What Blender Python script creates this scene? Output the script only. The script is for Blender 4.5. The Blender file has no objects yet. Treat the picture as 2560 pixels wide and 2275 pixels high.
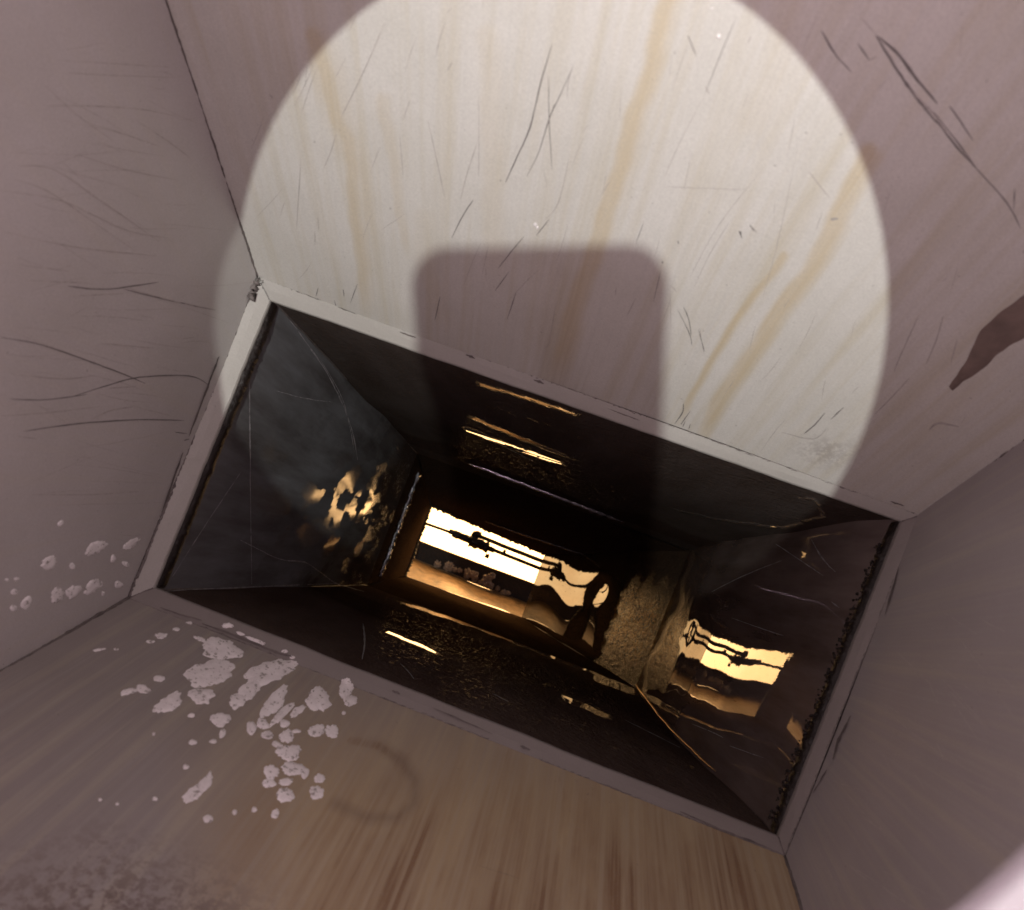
import bpy, bmesh, math, random
import numpy as np
from mathutils import Vector, Matrix, noise
from mathutils.bvhtree import BVHTree

S = bpy.context.scene
COL = S.collection
RNG = random.Random(7)
NR = np.random.RandomState(5)

# ------------------------------------------------------------------ camera
F_PX, CX, CY = 2005.71, 1280.0, 1137.5
CAM = Vector((0.01778, 0.00029, 0.6))
ROT = Matrix(((0.93422, -0.348445, 0.076285), (0.355311, 0.9279, -0.112941), (-0.031431, 0.132617, 0.990669)))
cd = bpy.data.cameras.new('camera')
cam = bpy.data.objects.new('camera', cd)
COL.objects.link(cam)
cam.matrix_world = Matrix.Translation(CAM) @ ROT.to_4x4()
cd.sensor_width = 36.0
cd.sensor_fit = 'HORIZONTAL'
cd.lens = 36.0 * F_PX / 2560.0
cd.clip_start = 0.002
cd.clip_end = 60
cd.dof.use_dof = True
cd.dof.focus_distance = 0.85
cd.dof.aperture_fstop = 11.0
S.camera = cam

# ------------------------------------------------------------------ world, lamps, exposure
w = bpy.data.worlds.new('World')
S.world = w
w.use_nodes = True
w.node_tree.nodes['Background'].inputs[0].default_value = (0.55, 0.48, 0.5, 1)
w.node_tree.nodes['Background'].inputs[1].default_value = 0.25
S.view_settings.view_transform = 'Standard'
S.view_settings.look = 'None'
S.view_settings.exposure = 0.0
S.view_settings.gamma = 1.0


def light_source(name, kind, loc, energy, color, radius):
    d = bpy.data.lights.new(name, kind)
    d.energy = energy
    d.color = color
    d.shadow_soft_size = radius
    o = bpy.data.objects.new(name, d)
    o.location = loc
    COL.objects.link(o)
    return o


LAMP = Vector((0.0034, -0.0516, 0.9086))
light_source('work_lamp_light', 'POINT', LAMP, 20.0, (0.97, 1.0, 0.94), 0.003)          # torch above the port
light_source('phone_flash_light', 'POINT', (0.0110, 0.0150, 0.600), 3.5, (1.0, 0.755, 0.81), 0.003)   # flash beside the lens
light_source('warm_fill_light', 'POINT', (-0.16, 0.06, -1.36), 0.9, (1.0, 0.55, 0.2), 0.03)  # added unseen fill that warms the strip, ledge and pipes

# ------------------------------------------------------------------ helpers
def proj(P):
    q = (np.asarray(P) - np.array(CAM)) @ np.array(ROT)
    return np.stack([CX + F_PX * q[..., 0] / -q[..., 2], CY - F_PX * q[..., 1] / -q[..., 2]], -1)


def ray(px):
    d = ROT @ Vector(((px[0] - CX) / F_PX, -(px[1] - CY) / F_PX, -1.0))
    return d.normalized()


def onz(px, z):
    d = ray(px)
    return CAM + d * ((z - CAM.z) / d.z)


def empty(name, loc, label=None, cat=None, group=None, kind=None):
    o = bpy.data.objects.new(name, None)
    o.location = loc
    COL.objects.link(o)
    o.empty_display_size = 0.05
    if label: o['label'] = label
    if cat: o['category'] = cat
    if group: o['group'] = group
    if kind: o['kind'] = kind
    return o


def mesh_obj(name, verts, faces, mat, parent=None, smooth=False, attrs=None):
    me = bpy.data.meshes.new(name)
    verts = [tuple(v) for v in verts]
    me.from_pydata(verts, [], faces)
    me.materials.append(mat)
    if smooth:
        me.polygons.foreach_set('use_smooth', [True] * len(me.polygons))
    if attrs:
        for k, a in attrs.items():
            at = me.attributes.new(k, 'FLOAT', 'POINT')
            at.data.foreach_set('value', np.asarray(a, dtype=np.float32).ravel())
    me.update()
    o = bpy.data.objects.new(name, me)
    COL.objects.link(o)
    if parent:
        o.parent = parent
        o.matrix_parent_inverse = world_of(parent).inverted()
    return o


def world_of(o):
    m = Matrix.Translation(o.location)
    if o.parent:
        return world_of(o.parent) @ o.matrix_parent_inverse @ m if o.type != 'EMPTY' else world_of(o.parent) @ m
    return m


def tube(path, radii, seg=10, cap=True, wob=0.0, seed=0):
    """verts, faces of a tube along a path"""
    n = len(path)
    vs, fs = [], []
    if not hasattr(radii, '__len__'): radii = [radii] * n
    up = Vector((0, 0, 1))
    for i, p in enumerate(path):
        a = path[max(i - 1, 0)]; b = path[min(i + 1, n - 1)]
        t = (Vector(b) - Vector(a)).normalized()
        s = t.cross(up)
        if s.length < 1e-3: s = t.cross(Vector((0, 1, 0)))
        s.normalize(); u = s.cross(t)
        for k in range(seg):
            an = 2 * math.pi * k / seg
            r = radii[i]
            if wob:
                r *= 1 + wob * noise.noise(Vector((i * 0.9 + seed * 7.3, math.cos(an) * 1.3, math.sin(an) * 1.3)))
            vs.append(Vector(p) + (s * math.cos(an) + u * math.sin(an)) * r)
    for i in range(n - 1):
        for k in range(seg):
            k2 = (k + 1) % seg
            fs.append((i * seg + k, i * seg + k2, (i + 1) * seg + k2, (i + 1) * seg + k))
    if cap:
        fs.append(tuple(range(seg))[::-1])
        fs.append(tuple((n - 1) * seg + k for k in range(seg)))
    return vs, fs


def fbm(v, o=3):
    return noise.fractal(v, 0.9, 2.1, o)


def seg_dist(px, poly):
    """distance of every px point to a polyline, and position 0..1 along it"""
    best = np.full(len(px), 1e9); tt = np.zeros(len(px)); side = np.zeros(len(px))
    n = len(poly) - 1
    for i in range(n):
        a = np.array(poly[i], float); b = np.array(poly[i + 1], float); d = b - a
        t = np.clip(((px - a) @ d) / (d @ d), 0, 1)
        v = px - (a + t[:, None] * d)
        r = np.hypot(v[:, 0], v[:, 1])
        m = r < best
        best[m] = r[m]; tt[m] = (i + t[m]) / n
        side[m] = np.sign(d[0] * v[m, 1] - d[1] * v[m, 0])
    return best, tt, side


def catmull(pts, n=6):
    P = [Vector((a, b)) for a, b in pts]
    if len(P) < 3:
        return [P[0].lerp(P[-1], i / n) for i in range(n + 1)]
    out = []
    for i in range(len(P) - 1):
        p0 = P[max(i - 1, 0)]; p1 = P[i]; p2 = P[i + 1]; p3 = P[min(i + 2, len(P) - 1)]
        for k in range(n):
            t = k / n
            out.append(0.5 * ((2 * p1) + (p2 - p0) * t + (2 * p0 - 5 * p1 + 4 * p2 - p3) * t * t + (3 * p1 - p0 - 3 * p2 + p3) * t ** 3))
    out.append(P[-1])
    return out


# ------------------------------------------------------------------ materials
class N:
    def __init__(s, name):
        s.m = bpy.data.materials.new(name); s.m.use_nodes = True
        s.t = s.m.node_tree; s.b = s.t.nodes['Principled BSDF']; s.out = s.t.nodes['Material Output']

    def n(s, kind, **kw):
        nd = s.t.nodes.new(kind)
        for k, v in kw.items():
            if k in nd.inputs.keys(): s.set(nd.inputs[k], v)
            else: setattr(nd, k, v)
        return nd

    def set(s, sock, v):
        if isinstance(v, bpy.types.NodeSocket): s.t.links.new(v, sock)
        else: sock.default_value = v

    def noise(s, vec, scale, detail=4, rough=0.55):
        nd = s.n('ShaderNodeTexNoise'); s.set(nd.inputs['Vector'], vec)
        nd.inputs['Scale'].default_value = scale; nd.inputs['Detail'].default_value = detail
        nd.inputs['Roughness'].default_value = rough
        return nd.outputs['Fac']

    def ramp(s, fac, a, b, lo=0.0, hi=1.0):
        nd = s.n('ShaderNodeMapRange'); s.set(nd.inputs['Value'], fac)
        for k, v in (('From Min', a), ('From Max', b), ('To Min', lo), ('To Max', hi)): nd.inputs[k].default_value = v
        return nd.outputs['Result']

    def math(s, op, a, b=0.0, clamp=False):
        nd = s.n('ShaderNodeMath', operation=op); nd.use_clamp = clamp
        s.set(nd.inputs[0], a); s.set(nd.inputs[1], b)
        return nd.outputs[0]

    def mix(s, fac, a, b, mode='MIX'):
        nd = s.n('ShaderNodeMix', data_type='RGBA', blend_type=mode)
        s.set(nd.inputs[0], fac); s.set(nd.inputs[6], a); s.set(nd.inputs[7], b)
        return nd.outputs[2]

    def attr(s, name):
        return s.n('ShaderNodeAttribute', attribute_name=name).outputs['Fac']

    def pos(s):
        return s.n('ShaderNodeNewGeometry').outputs['Position']

    def vec(s, x, y, z):
        nd = s.n('ShaderNodeCombineXYZ'); s.set(nd.inputs[0], x); s.set(nd.inputs[1], y); s.set(nd.inputs[2], z)
        return nd.outputs[0]

    def bump(s, h, strength, dist, normal=None):
        nd = s.n('ShaderNodeBump'); s.set(nd.inputs['Height'], h)
        nd.inputs['Strength'].default_value = strength; nd.inputs['Distance'].default_value = dist
        if normal: s.set(nd.inputs['Normal'], normal)
        return nd.outputs[0]


def c4(r, g, b): return (r, g, b, 1)


def paint_material(name='cream_paint', base=(0.72, 0.70, 0.66), attrs=True, streak=1.0):
    k = N(name)
    P = k.pos()
    # fine grain, mottling, and faint streaks that run down the fall of the wall
    grain = k.noise(P, 900, 3, 0.7)
    mott = k.noise(P, 14, 5, 0.6)
    col = k.mix(k.ramp(mott, 0.35, 0.7), c4(*base), c4(base[0] * 0.90, base[1] * 0.90, base[2] * 0.88))
    if attrs:
        u = k.attr('u'); v = k.attr('v')
        st = k.noise(k.vec(k.math('MULTIPLY', u, 26.0), k.math('MULTIPLY', v, 1.1), 0.0), 1.6, 6, 0.6)
        st2 = k.noise(k.vec(k.math('MULTIPLY', u, 120.0), k.math('MULTIPLY', v, 2.0), 3.0), 1.5, 4, 0.6)
        col = k.mix(k.ramp(st, 0.47, 0.68, 0, 0.50 * streak), col, c4(0.56, 0.50, 0.36))
        col = k.mix(k.ramp(st2, 0.50, 0.75, 0, 0.22 * min(1, streak + 0.1)), col, c4(0.55, 0.55, 0.52))
        ye = k.attr('yellow'); br = k.attr('brown'); ru = k.attr('rust')
        ye2 = k.math('MULTIPLY', ye, k.ramp(st2, 0.25, 0.6, 0.65, 1.0))
        col = k.mix(ye2, col, c4(0.56, 0.43, 0.21))
        brn = k.math('MULTIPLY', k.math('MULTIPLY', br, k.ramp(st2, 0.36, 0.64, 0.25, 1.25)), k.ramp(k.noise(k.vec(k.math('MULTIPLY', u, 14.0), k.math('MULTIPLY', v, 2.2), 7.0), 1.3, 5, 0.65), 0.36, 0.62, 0.3, 1.25), True)
        col = k.mix(brn, col, c4(0.24, 0.14, 0.065))
        sp = k.noise(P, 210, 4, 0.75)
        sp2 = k.noise(P, 45, 3, 0.6)
        rr = k.math('MULTIPLY', ru, k.ramp(k.math('MULTIPLY', sp, k.ramp(sp2, 0.3, 0.7, 0.85, 1.15)), 0.44, 0.58), True)
        col = k.mix(rr, col, c4(0.15, 0.11, 0.095))
        dk = k.attr('dark')
        col = k.mix(dk, col, c4(0.085, 0.055, 0.045))
    # tiny dark pits
    pit = k.noise(P, 330, 2, 0.5)
    col = k.mix(k.ramp(pit, 0.73, 0.80, 0, 0.45), col, c4(0.12, 0.10, 0.09))
    col = k.mix(k.ramp(grain, 0.3, 0.7, 0.0, 0.30), col, c4(0.30, 0.28, 0.27))
    k.set(k.b.inputs['Base Color'], col)
    k.b.inputs['Roughness'].default_value = 0.48
    k.b.inputs['Specular IOR Level'].default_value = 0.35
    h = k.math('ADD', k.math('MULTIPLY', k.noise(P, 60, 4), 0.6), k.math('MULTIPLY', grain, 0.12))
    k.set(k.b.inputs['Normal'], k.bump(h, 0.35, 0.0012))
    return k.m


def duct_material(name, base, warp=0.06, bd=0.0018, r0=0.0, smin=0.02):
    """dark oily steel: glossy film, dirty rough bands, dull scratches"""
    k = N(name)
    P = k.pos()
    dirt = k.attr('dirt')
    u = k.attr('u'); v = k.attr('v')
    smear = k.noise(k.vec(k.math('MULTIPLY', u, 7.0), k.math('MULTIPLY', v, 3.0), 1.0), 1.5, 5, 0.6)
    fine = k.noise(P, 420, 4, 0.7)
    med = k.noise(P, 150, 4, 0.65)
    col = k.mix(k.ramp(smear, 0.35, 0.7), c4(*base), c4(base[0] * 0.5, base[1] * 0.45, base[2] * 0.42))
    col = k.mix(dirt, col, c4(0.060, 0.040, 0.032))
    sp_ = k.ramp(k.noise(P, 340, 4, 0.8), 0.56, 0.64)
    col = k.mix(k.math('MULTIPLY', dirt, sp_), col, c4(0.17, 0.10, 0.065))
    k.set(k.b.inputs['Base Color'], col)
    amber_glow = k.attr('amber_glow')
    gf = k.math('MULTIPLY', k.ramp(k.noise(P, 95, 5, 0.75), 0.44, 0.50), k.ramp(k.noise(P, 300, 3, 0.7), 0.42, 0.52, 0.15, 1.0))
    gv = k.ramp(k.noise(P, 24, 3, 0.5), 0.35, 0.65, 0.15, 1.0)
    col = k.mix(k.math('MULTIPLY', k.math('MULTIPLY', amber_glow, gf), gv), col, c4(0.85, 0.48, 0.17))  # amber glow reflected from the opening, painted into the wall colour
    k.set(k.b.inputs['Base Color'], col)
    rough = k.math('ADD', k.ramp(smear, 0.35, 0.75, 0.008 + r0, 0.025 + r0 * 1.6), k.math('MULTIPLY', dirt, 0.20))
    k.set(k.b.inputs['Roughness'], rough)
    k.b.inputs['IOR'].default_value = 1.5
    film = k.attr('film')
    spark = k.ramp(k.math('ADD', k.noise(P, 150, 5, 0.85), k.math('SUBTRACT', k.math('MULTIPLY', k.math('MINIMUM', k.attr('film'), 0.15), 0.5), 0.075)), 0.53, 0.58, smin, 1.2)
    dirty = k.math('ADD', k.math('MULTIPLY', k.math('MINIMUM', k.math('MULTIPLY', dirt, 1.6), 1.0), k.math('SUBTRACT', spark, 1.0)), 1.0)
    fleck = k.ramp(k.noise(P, 210, 3, 0.6), 0.30, 0.36, 0.25, 1.0)
    lv = k.math('MULTIPLY', film, k.ramp(smear, 0.3, 0.7, 1.3, 1.0))
    k.set(k.b.inputs['Specular IOR Level'], k.math('MULTIPLY', k.math('MULTIPLY', lv, dirty), fleck))
    low = k.noise(P, 7, 2, 0.5)
    n1 = k.bump(low, warp, 0.006)
    hh = k.math('MULTIPLY', k.math('ADD', k.ramp(med, 0.35, 0.7), k.math('MULTIPLY', fine, 0.6)), dirt)
    n2 = k.bump(k.math('ADD', hh, k.math('MULTIPLY', k.noise(P, 26, 3, 0.5), 0.025)), 0.9, bd, n1)
    k.set(k.b.inputs['Normal'], n2)
    return k.m


def simple(name, col, rough=0.5, bumps=(), metal=0.0, spec=0.5, var=0.3, vscale=60):
    k = N(name)
    P = k.pos()
    nz = k.noise(P, vscale, 5, 0.65)
    c = k.mix(k.ramp(nz, 0.3, 0.7), c4(*col), c4(*[x * (1 - var) for x in col]))
    k.set(k.b.inputs['Base Color'], c)
    k.b.inputs['Roughness'].default_value = rough
    k.b.inputs['Metallic'].default_value = metal
    k.b.inputs['Specular IOR Level'].default_value = spec
    nrm = None
    for sc, st, di in bumps:
        nrm = k.bump(k.noise(P, sc, 4, 0.6), st, di, nrm)
    if nrm: k.set(k.b.inputs['Normal'], nrm)
    return k.m


M = {}
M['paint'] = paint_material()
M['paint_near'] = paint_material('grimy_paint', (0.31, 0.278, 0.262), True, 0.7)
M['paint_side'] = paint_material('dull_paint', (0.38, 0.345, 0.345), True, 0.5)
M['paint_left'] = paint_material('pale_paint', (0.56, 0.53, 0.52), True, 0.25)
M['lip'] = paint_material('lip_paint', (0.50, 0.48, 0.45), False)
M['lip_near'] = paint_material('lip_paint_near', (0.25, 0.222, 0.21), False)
M['plate'] = simple('plate_paint', (0.115, 0.105, 0.112), 0.55, ((80, 0.3, 0.001),), var=0.12, vscale=20)
M['scratch'] = simple('scratch_mark', (0.26, 0.24, 0.23), 0.6, var=0.5, vscale=200)
M['scratch_faint'] = simple('faint_scratch_mark', (0.52, 0.48, 0.45), 0.6, var=0.4, vscale=200)
M['seam'] = simple('seam_grime', (0.20, 0.17, 0.16), 0.6, ((300, 0.5, 0.001),), var=0.6, vscale=90)
M['seal'] = simple('black_sealant', (0.022, 0.015, 0.013), 0.45, ((260, 0.8, 0.002), (900, 0.4, 0.001)), var=0.5)
M['weld'] = simple('grey_weld', (0.30, 0.29, 0.27), 0.35, ((260, 0.7, 0.002),), metal=0.3, var=0.6, vscale=160)
M['bead'] = simple('wet_weld_bead', (0.62, 0.58, 0.62), 0.18, ((260, 0.9, 0.003),), metal=1.0, var=0.7)
M['wet'] = simple('wet_film', (0.62, 0.58, 0.64), 0.16, ((150, 0.5, 0.0010), (600, 0.4, 0.0005)), metal=0.9, var=0.8, vscale=110)
M['duct'] = duct_material('oily_steel', (0.22, 0.20, 0.19), 0.0, 0.0018, 0.0, 0.0)
M['duct_dull'] = duct_material('dull_duct_steel', (0.22, 0.225, 0.235), 0.3, 0.003, 0.09, 0.0)
M['duct_brown'] = duct_material('brown_duct_steel', (0.22, 0.175, 0.16), 0.0, 0.004, 0.0, 0.0)
M['chute'] = duct_material('oily_chute_steel', (0.040, 0.027, 0.016), 0.0, 0.0045, 0.0, 0.12)
M['tar'] = simple('brown_crud', (0.03, 0.017, 0.010), 0.55, ((180, 0.9, 0.004), (700, 0.6, 0.001)), var=0.6)
M['pipe'] = simple('grimy_pipe', (0.035, 0.024, 0.016), 0.35, ((300, 0.5, 0.001),), metal=0.2, var=0.5)
M['crust'] = simple('dry_crust', (0.42, 0.32, 0.24), 0.6, ((220, 0.9, 0.003),), var=0.6, vscale=150)
M['tan'] = simple('glow_backing_tan', (0.42, 0.26, 0.12), 0.30, ((90, 0.6, 0.003), (400, 0.5, 0.001)), metal=0.2, var=0.75, vscale=38)
M['phone'] = simple('phone_shell', (0.02, 0.02, 0.022), 0.2)
M['phone_glass'] = simple('phone_lens_glass', (0.01, 0.01, 0.012), 0.05)
M['rust'] = simple('tapered_brown', (0.25, 0.185, 0.16), 0.5, ((200, 0.5, 0.001),), var=0.35, vscale=80)  # plain brown for the tapered mark on the broad panel
M['fold_glint'] = simple('gold_glint', (0.9, 0.66, 0.40), 0.42, metal=1.0, var=0.2)
M['hair'] = simple('pale_line_grey', (0.55, 0.53, 0.55), 0.8, var=0.8, vscale=120)
# white lime scale with pinholes
k = N('lime_scale')
P = k.pos()
a = k.noise(P, 260, 4, 0.7)
b = k.noise(P, 85, 3, 0.6)
c = k.mix(k.ramp(b, 0.35, 0.7), c4(0.97, 0.93, 0.93), c4(0.80, 0.76, 0.75))
c = k.mix(k.ramp(a, 0.57, 0.64, 0, 0.85), c, c4(0.26, 0.23, 0.20))
k.set(k.b.inputs['Base Color'], c); k.b.inputs['Roughness'].default_value = 0.75
k.set(k.b.inputs['Normal'], k.bump(a, 0.5, 0.001))
M['lime'] = k.m
# emission standing in for the brightly lit space under the chute
k = N('glow_emission')
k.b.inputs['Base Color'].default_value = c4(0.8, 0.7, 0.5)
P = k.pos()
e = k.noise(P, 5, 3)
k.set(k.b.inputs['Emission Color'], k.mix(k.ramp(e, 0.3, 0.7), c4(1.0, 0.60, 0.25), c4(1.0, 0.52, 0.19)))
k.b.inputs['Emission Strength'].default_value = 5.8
M['light_source'] = k.m

# ------------------------------------------------------------------ hopper geometry (corner order TL, BL, TR, BR)
O = [Vector(v) for v in ((-0.26238, 0.128798, 0.007675), (-0.255117, -0.131391, 0.007675), (0.265112, 0.130709, 0.007675), (0.248318, -0.127327, 0.007675))]
I = [Vector(v) for v in ((-0.249755, 0.116664, 0), (-0.244384, -0.119748, 0), (0.257688, 0.123666, 0), (0.243237, -0.118729, 0))]
T = [Vector(v) for v in ((-0.291796, 0.324334, 0.498), (-0.284537, -0.335936, 0.498), (0.294531, 0.35638, 0.498), (0.277737, -0.315983, 0.498))]
B = [Vector(v) for v in ((-0.24821, 0.103929, -0.8), (-0.244203, -0.141267, -0.8), (0.255748, 0.11344, -0.8), (0.245524, -0.137164, -0.8))]
Q = [Vector(v) for v in ((-0.25011, 0.033135, -1.2), (-0.247076, -0.132591, -1.2), (0.026537, 0.02344, -1.2), (0.027011, -0.126146, -1.2))]


def grid(a, b, c, d, nu, nv, fn=None, wind=1):
    """bilinear patch: a-b along u at v=0, d-c along u at v=1"""
    u = np.linspace(0, 1, nu + 1); v = np.linspace(0, 1, nv + 1)
    U, V = np.meshgrid(u, v)
    A, Bv, Cc, D = [np.array(x) for x in (a, b, c, d)]
    P = (A[None, None] * ((1 - U) * (1 - V))[..., None] + Bv * (U * (1 - V))[..., None] + Cc * (U * V)[..., None] + D * ((1 - U) * V)[..., None])
    nrm = np.cross(Bv - A, D - A); nrm /= np.linalg.norm(nrm); nrm *= wind
    if fn is not None:
        P = P + fn(U, V)[..., None] * nrm
    idx = np.arange((nu + 1) * (nv + 1)).reshape(nv + 1, nu + 1)
    f = np.stack([idx[:-1, :-1], idx[:-1, 1:], idx[1:, 1:], idx[1:, :-1]], -1).reshape(-1, 4)
    if wind < 0: f = f[:, ::-1]
    return P.reshape(-1, 3), f.tolist(), U.ravel(), V.ravel(), Vector(nrm)


WALLS = {}
CACHE = []


def register(key, o):
    me = o.data
    vs = [v.co.copy() for v in me.vertices]
    fs = [tuple(p.vertices) for p in me.polygons]
    WALLS[key] = (BVHTree.FromPolygons(vs, fs), o)


def hit(px, keys):
    d = ray(px)
    best = None
    for kx in keys:
        h = WALLS[kx][0].ray_cast(CAM, d)
        if h[0] is not None and (best is None or h[3] < best[3]): best = (h[0], h[1], kx, h[3])
    if best is None: return None
    n = best[1]
    if n.dot(d) > 0: n = -n
    return best[0], n, best[2]


def paint_attrs(P, U, V, yellow=(), brown=(), rust=(), dark=()):
    px = proj(P)
    at = {'u': U, 'v': V}
    wob = np.sin(px[:, 1] / 37.0) * 3 + np.sin(px[:, 1] / 13.0 + px[:, 0] / 90.0) * 1.6
    pw = px + np.stack([wob, wob * 0], 1)
    for nm, lst in (('yellow', yellow), ('brown', brown), ('dark', dark)):
        a = np.zeros(len(px))
        for poly, w0, w1, st in lst:
            d, t, sd = seg_dist(pw, poly)
            ww = w0 + (w1 - w0) * t
            x = np.clip(1 - (d / ww) ** 1.0, 0, 1)
            # one crisp edge, one soft edge
            x = np.where(sd > 0, np.clip(x * 1.7, 0, 1), x)
            x = x * x * (3 - 2 * x)
            a = np.maximum(a, x * st * np.clip((1.03 - t) * 8, 0, 1))
        at[nm] = a
    return at, px


hopper = empty('hopper', (0, 0, 0), 'large cream painted sheet metal hopper narrowing to a rectangular outlet, stained and scratched', 'hopper')

yellow = [
    ([(790, 90), (806, 145), (845, 286), (876, 352), (889, 485), (900, 590), (907, 660), (925, 780)], 34, 26, 0.42),
    ([(806, 130), (850, 260), (890, 400), (930, 600)], 70, 40, 0.20),
    ([(1700, -80), (1668, 25), (1628, 190), (1590, 300), (1550, 440), (1505, 590), (1470, 680), (1420, 850), (1390, 960)], 40, 36, 0.55),
    ([(2175, 390), (2135, 470), (2095, 560), (2021, 694), (1957, 773), (1897, 867), (1800, 1010), (1745, 1110)], 44, 26, 0.60),
    ([(1960, 640), (1907, 718), (1848, 793), (1790, 880), (1700, 1060)], 16, 14, 0.55),
    ([(960, 250), (975, 330), (1000, 500), (1020, 640)], 30, 16, 0.22),
    ([(1225, 90), (1235, 300), (1240, 700)], 44, 44, 0.16),
    ([(1060, 540), (1050, 640), (1130, 820)], 30, 30, 0.10),
    ([(1980, 20), (1940, 200), (1880, 350)], 60, 60, 0.10),
]
dark_top = [([(2640, 770), (2520, 830), (2470, 885), (2400, 950), (2375, 972)], 1, 1, 0.0)]
P_, f_, U_, V_, n_ = grid(O[0], O[2], T[2], T[0], 420, 420, lambda U, V: 0.0012 * np.sin(U * 7 + 2 * V) * np.sin(V * 5 + 1) * np.minimum(1, np.minimum(U, 1 - U) * 8))
at, px_ = paint_attrs(P_, U_, V_, yellow)
at['rust'] = np.clip(0.45 - np.hypot((px_[:, 0] - 2060) / 110, (px_[:, 1] - 1130) / 60) * 0.45, 0, 1) * 0.9
at['brown'] = 0.20 * np.exp(-((px_[:, 0] - 1400) / 60) ** 2) * np.clip((px_[:, 1] - 620) / 60, 0, 1)
top_wall = mesh_obj('wall_panel', P_, f_, M['paint'], hopper, True, at)
top_wall['label'] = 'broad sloping panel carrying the round pool of light, with ochre streaks'
register('top', top_wall)

P_, f_, U_, V_, n_ = grid(O[1], O[3], T[3], T[1], 420, 300, lambda U, V: 0.0012 * np.sin(U * 6 + 3 * V) * np.sin(V * 5), -1)
brown = [
    ([(879, 1850), (946, 1862), (1009, 1905), (1040, 1954), (1035, 2007), (994, 2045), (915, 2045), (840, 2010)], 16, 24, 0.75),
    ([(1010, 1900), (1030, 1990), (960, 2060)], 40, 50, 0.55),
    ([(1404, 1944), (1409, 1992), (1385, 2074), (1332, 2142)], 7, 5, 0.6),
    ([(1480, 1985), (1430, 2050), (1410, 2070)], 5, 4, 0.5),
    ([(760, 1700), (700, 1860), (640, 1990)], 30, 20, 0.18),
    ([(900, 1650), (840, 1800), (800, 1900)], 20, 16, 0.22),
    ([(1300, 1900), (1290, 2100), (1270, 2300)], 60, 80, 0.35),
    ([(1100, 1980), (1060, 2300)], 50, 80, 0.4),
    ([(1620, 2080), (1640, 2300)], 60, 90, 0.4),
]
at, px_ = paint_attrs(P_, U_, V_, (), brown)
xx, yy = px_[:, 0], px_[:, 1]
at['brown'] = np.maximum(at['brown'], 0.80 * np.clip((yy - 1800 - 0.10 * (xx - 1200)) / 340, 0, 1) * np.clip((xx - 420) / 450, 0, 1))
at['yellow'] = 0.70 * np.clip((yy - 1620) / 400, 0, 1) * np.clip((xx - 380) / 450, 0, 1)
at['rust'] = np.clip((yy - 2010 - np.abs(xx - 250) * 0.35) / 230, 0, 1) * np.clip((820 - xx) / 300, 0, 1) * 1.0
d_, t_, s_ = seg_dist(px_, brown[0][0])
at['dark'] = 0.30 * np.clip(1 - d_ / 26, 0, 1) * np.clip(t_ * 4, 0, 1) + 0.10 * np.exp(-(((xx - 960) / 75) ** 2 + ((yy - 1960) / 75) ** 2))
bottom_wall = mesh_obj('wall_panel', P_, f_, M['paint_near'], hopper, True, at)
bottom_wall['label'] = 'near sloping panel with brown run marks and white lime scale'
register('bottom', bottom_wall)

P_, f_, U_, V_, n_ = grid(O[0], O[1], T[1], T[0], 200, 200, lambda U, V: 0.0015 * np.sin(U * 5 + 2 * V) * np.sin(V * 4 + 1), -1)
at, px_ = paint_attrs(P_, U_, V_)
at['rust'] = np.zeros(len(U_))
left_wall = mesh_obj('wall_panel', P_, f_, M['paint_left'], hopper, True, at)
left_wall['label'] = 'steep side panel covered in long fine scratches'
register('left', left_wall)
P_, f_, U_, V_, n_ = grid(O[2], O[3], T[3], T[2], 200, 200, lambda U, V: 0.0015 * np.sin(U * 4 + 2) * np.sin(V * 5 + 1))
at, px_ = paint_attrs(P_, U_, V_)
at['rust'] = np.zeros(len(U_))
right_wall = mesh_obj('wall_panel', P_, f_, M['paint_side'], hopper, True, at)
right_wall['label'] = 'steep side panel, plain and little scratched'
register('right', right_wall)
PAINT = ('top', 'bottom', 'left', 'right')

# lip strips: flat bar mitred round the outlet, 5 mm thick, its inner nose rounded
for a, b, key in ((0, 2, 'ltop'), (1, 0, 'lleft'), (2, 3, 'lright'), (3, 1, 'lbottom')):
    n = 60
    rows = []
    for t in np.linspace(0, 1, n + 1):
        o = O[a].lerp(O[b], t); i = I[a].lerp(I[b], t)
        jig = 0.0006 * fbm(Vector((t * 14, a * 3.1, 0)))
        inn = (i - o).normalized()
        rows.append([o + Vector((0, 0, 0.0006)), o.lerp(i, 0.5) + Vector((0, 0, 0.0006 + jig)), i + inn * jig, i - Vector((0, 0, 0.0018)) + inn * (0.0008 + jig), i - Vector((0, 0, 0.006)) - inn * 0.0002 + inn * jig, o - Vector((0, 0, 0.008))])
    vs = [v for r in rows for v in r]; m_ = len(rows[0]); fs = []
    for r in range(n):
        for k_ in range(m_ - 1):
            fs.append((r * m_ + k_, r * m_ + k_ + 1, (r + 1) * m_ + k_ + 1, (r + 1) * m_ + k_))
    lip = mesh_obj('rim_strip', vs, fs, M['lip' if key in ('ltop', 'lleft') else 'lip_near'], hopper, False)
    register(key, lip)
LIPS = ('ltop', 'lleft', 'lright', 'lbottom')

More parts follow.
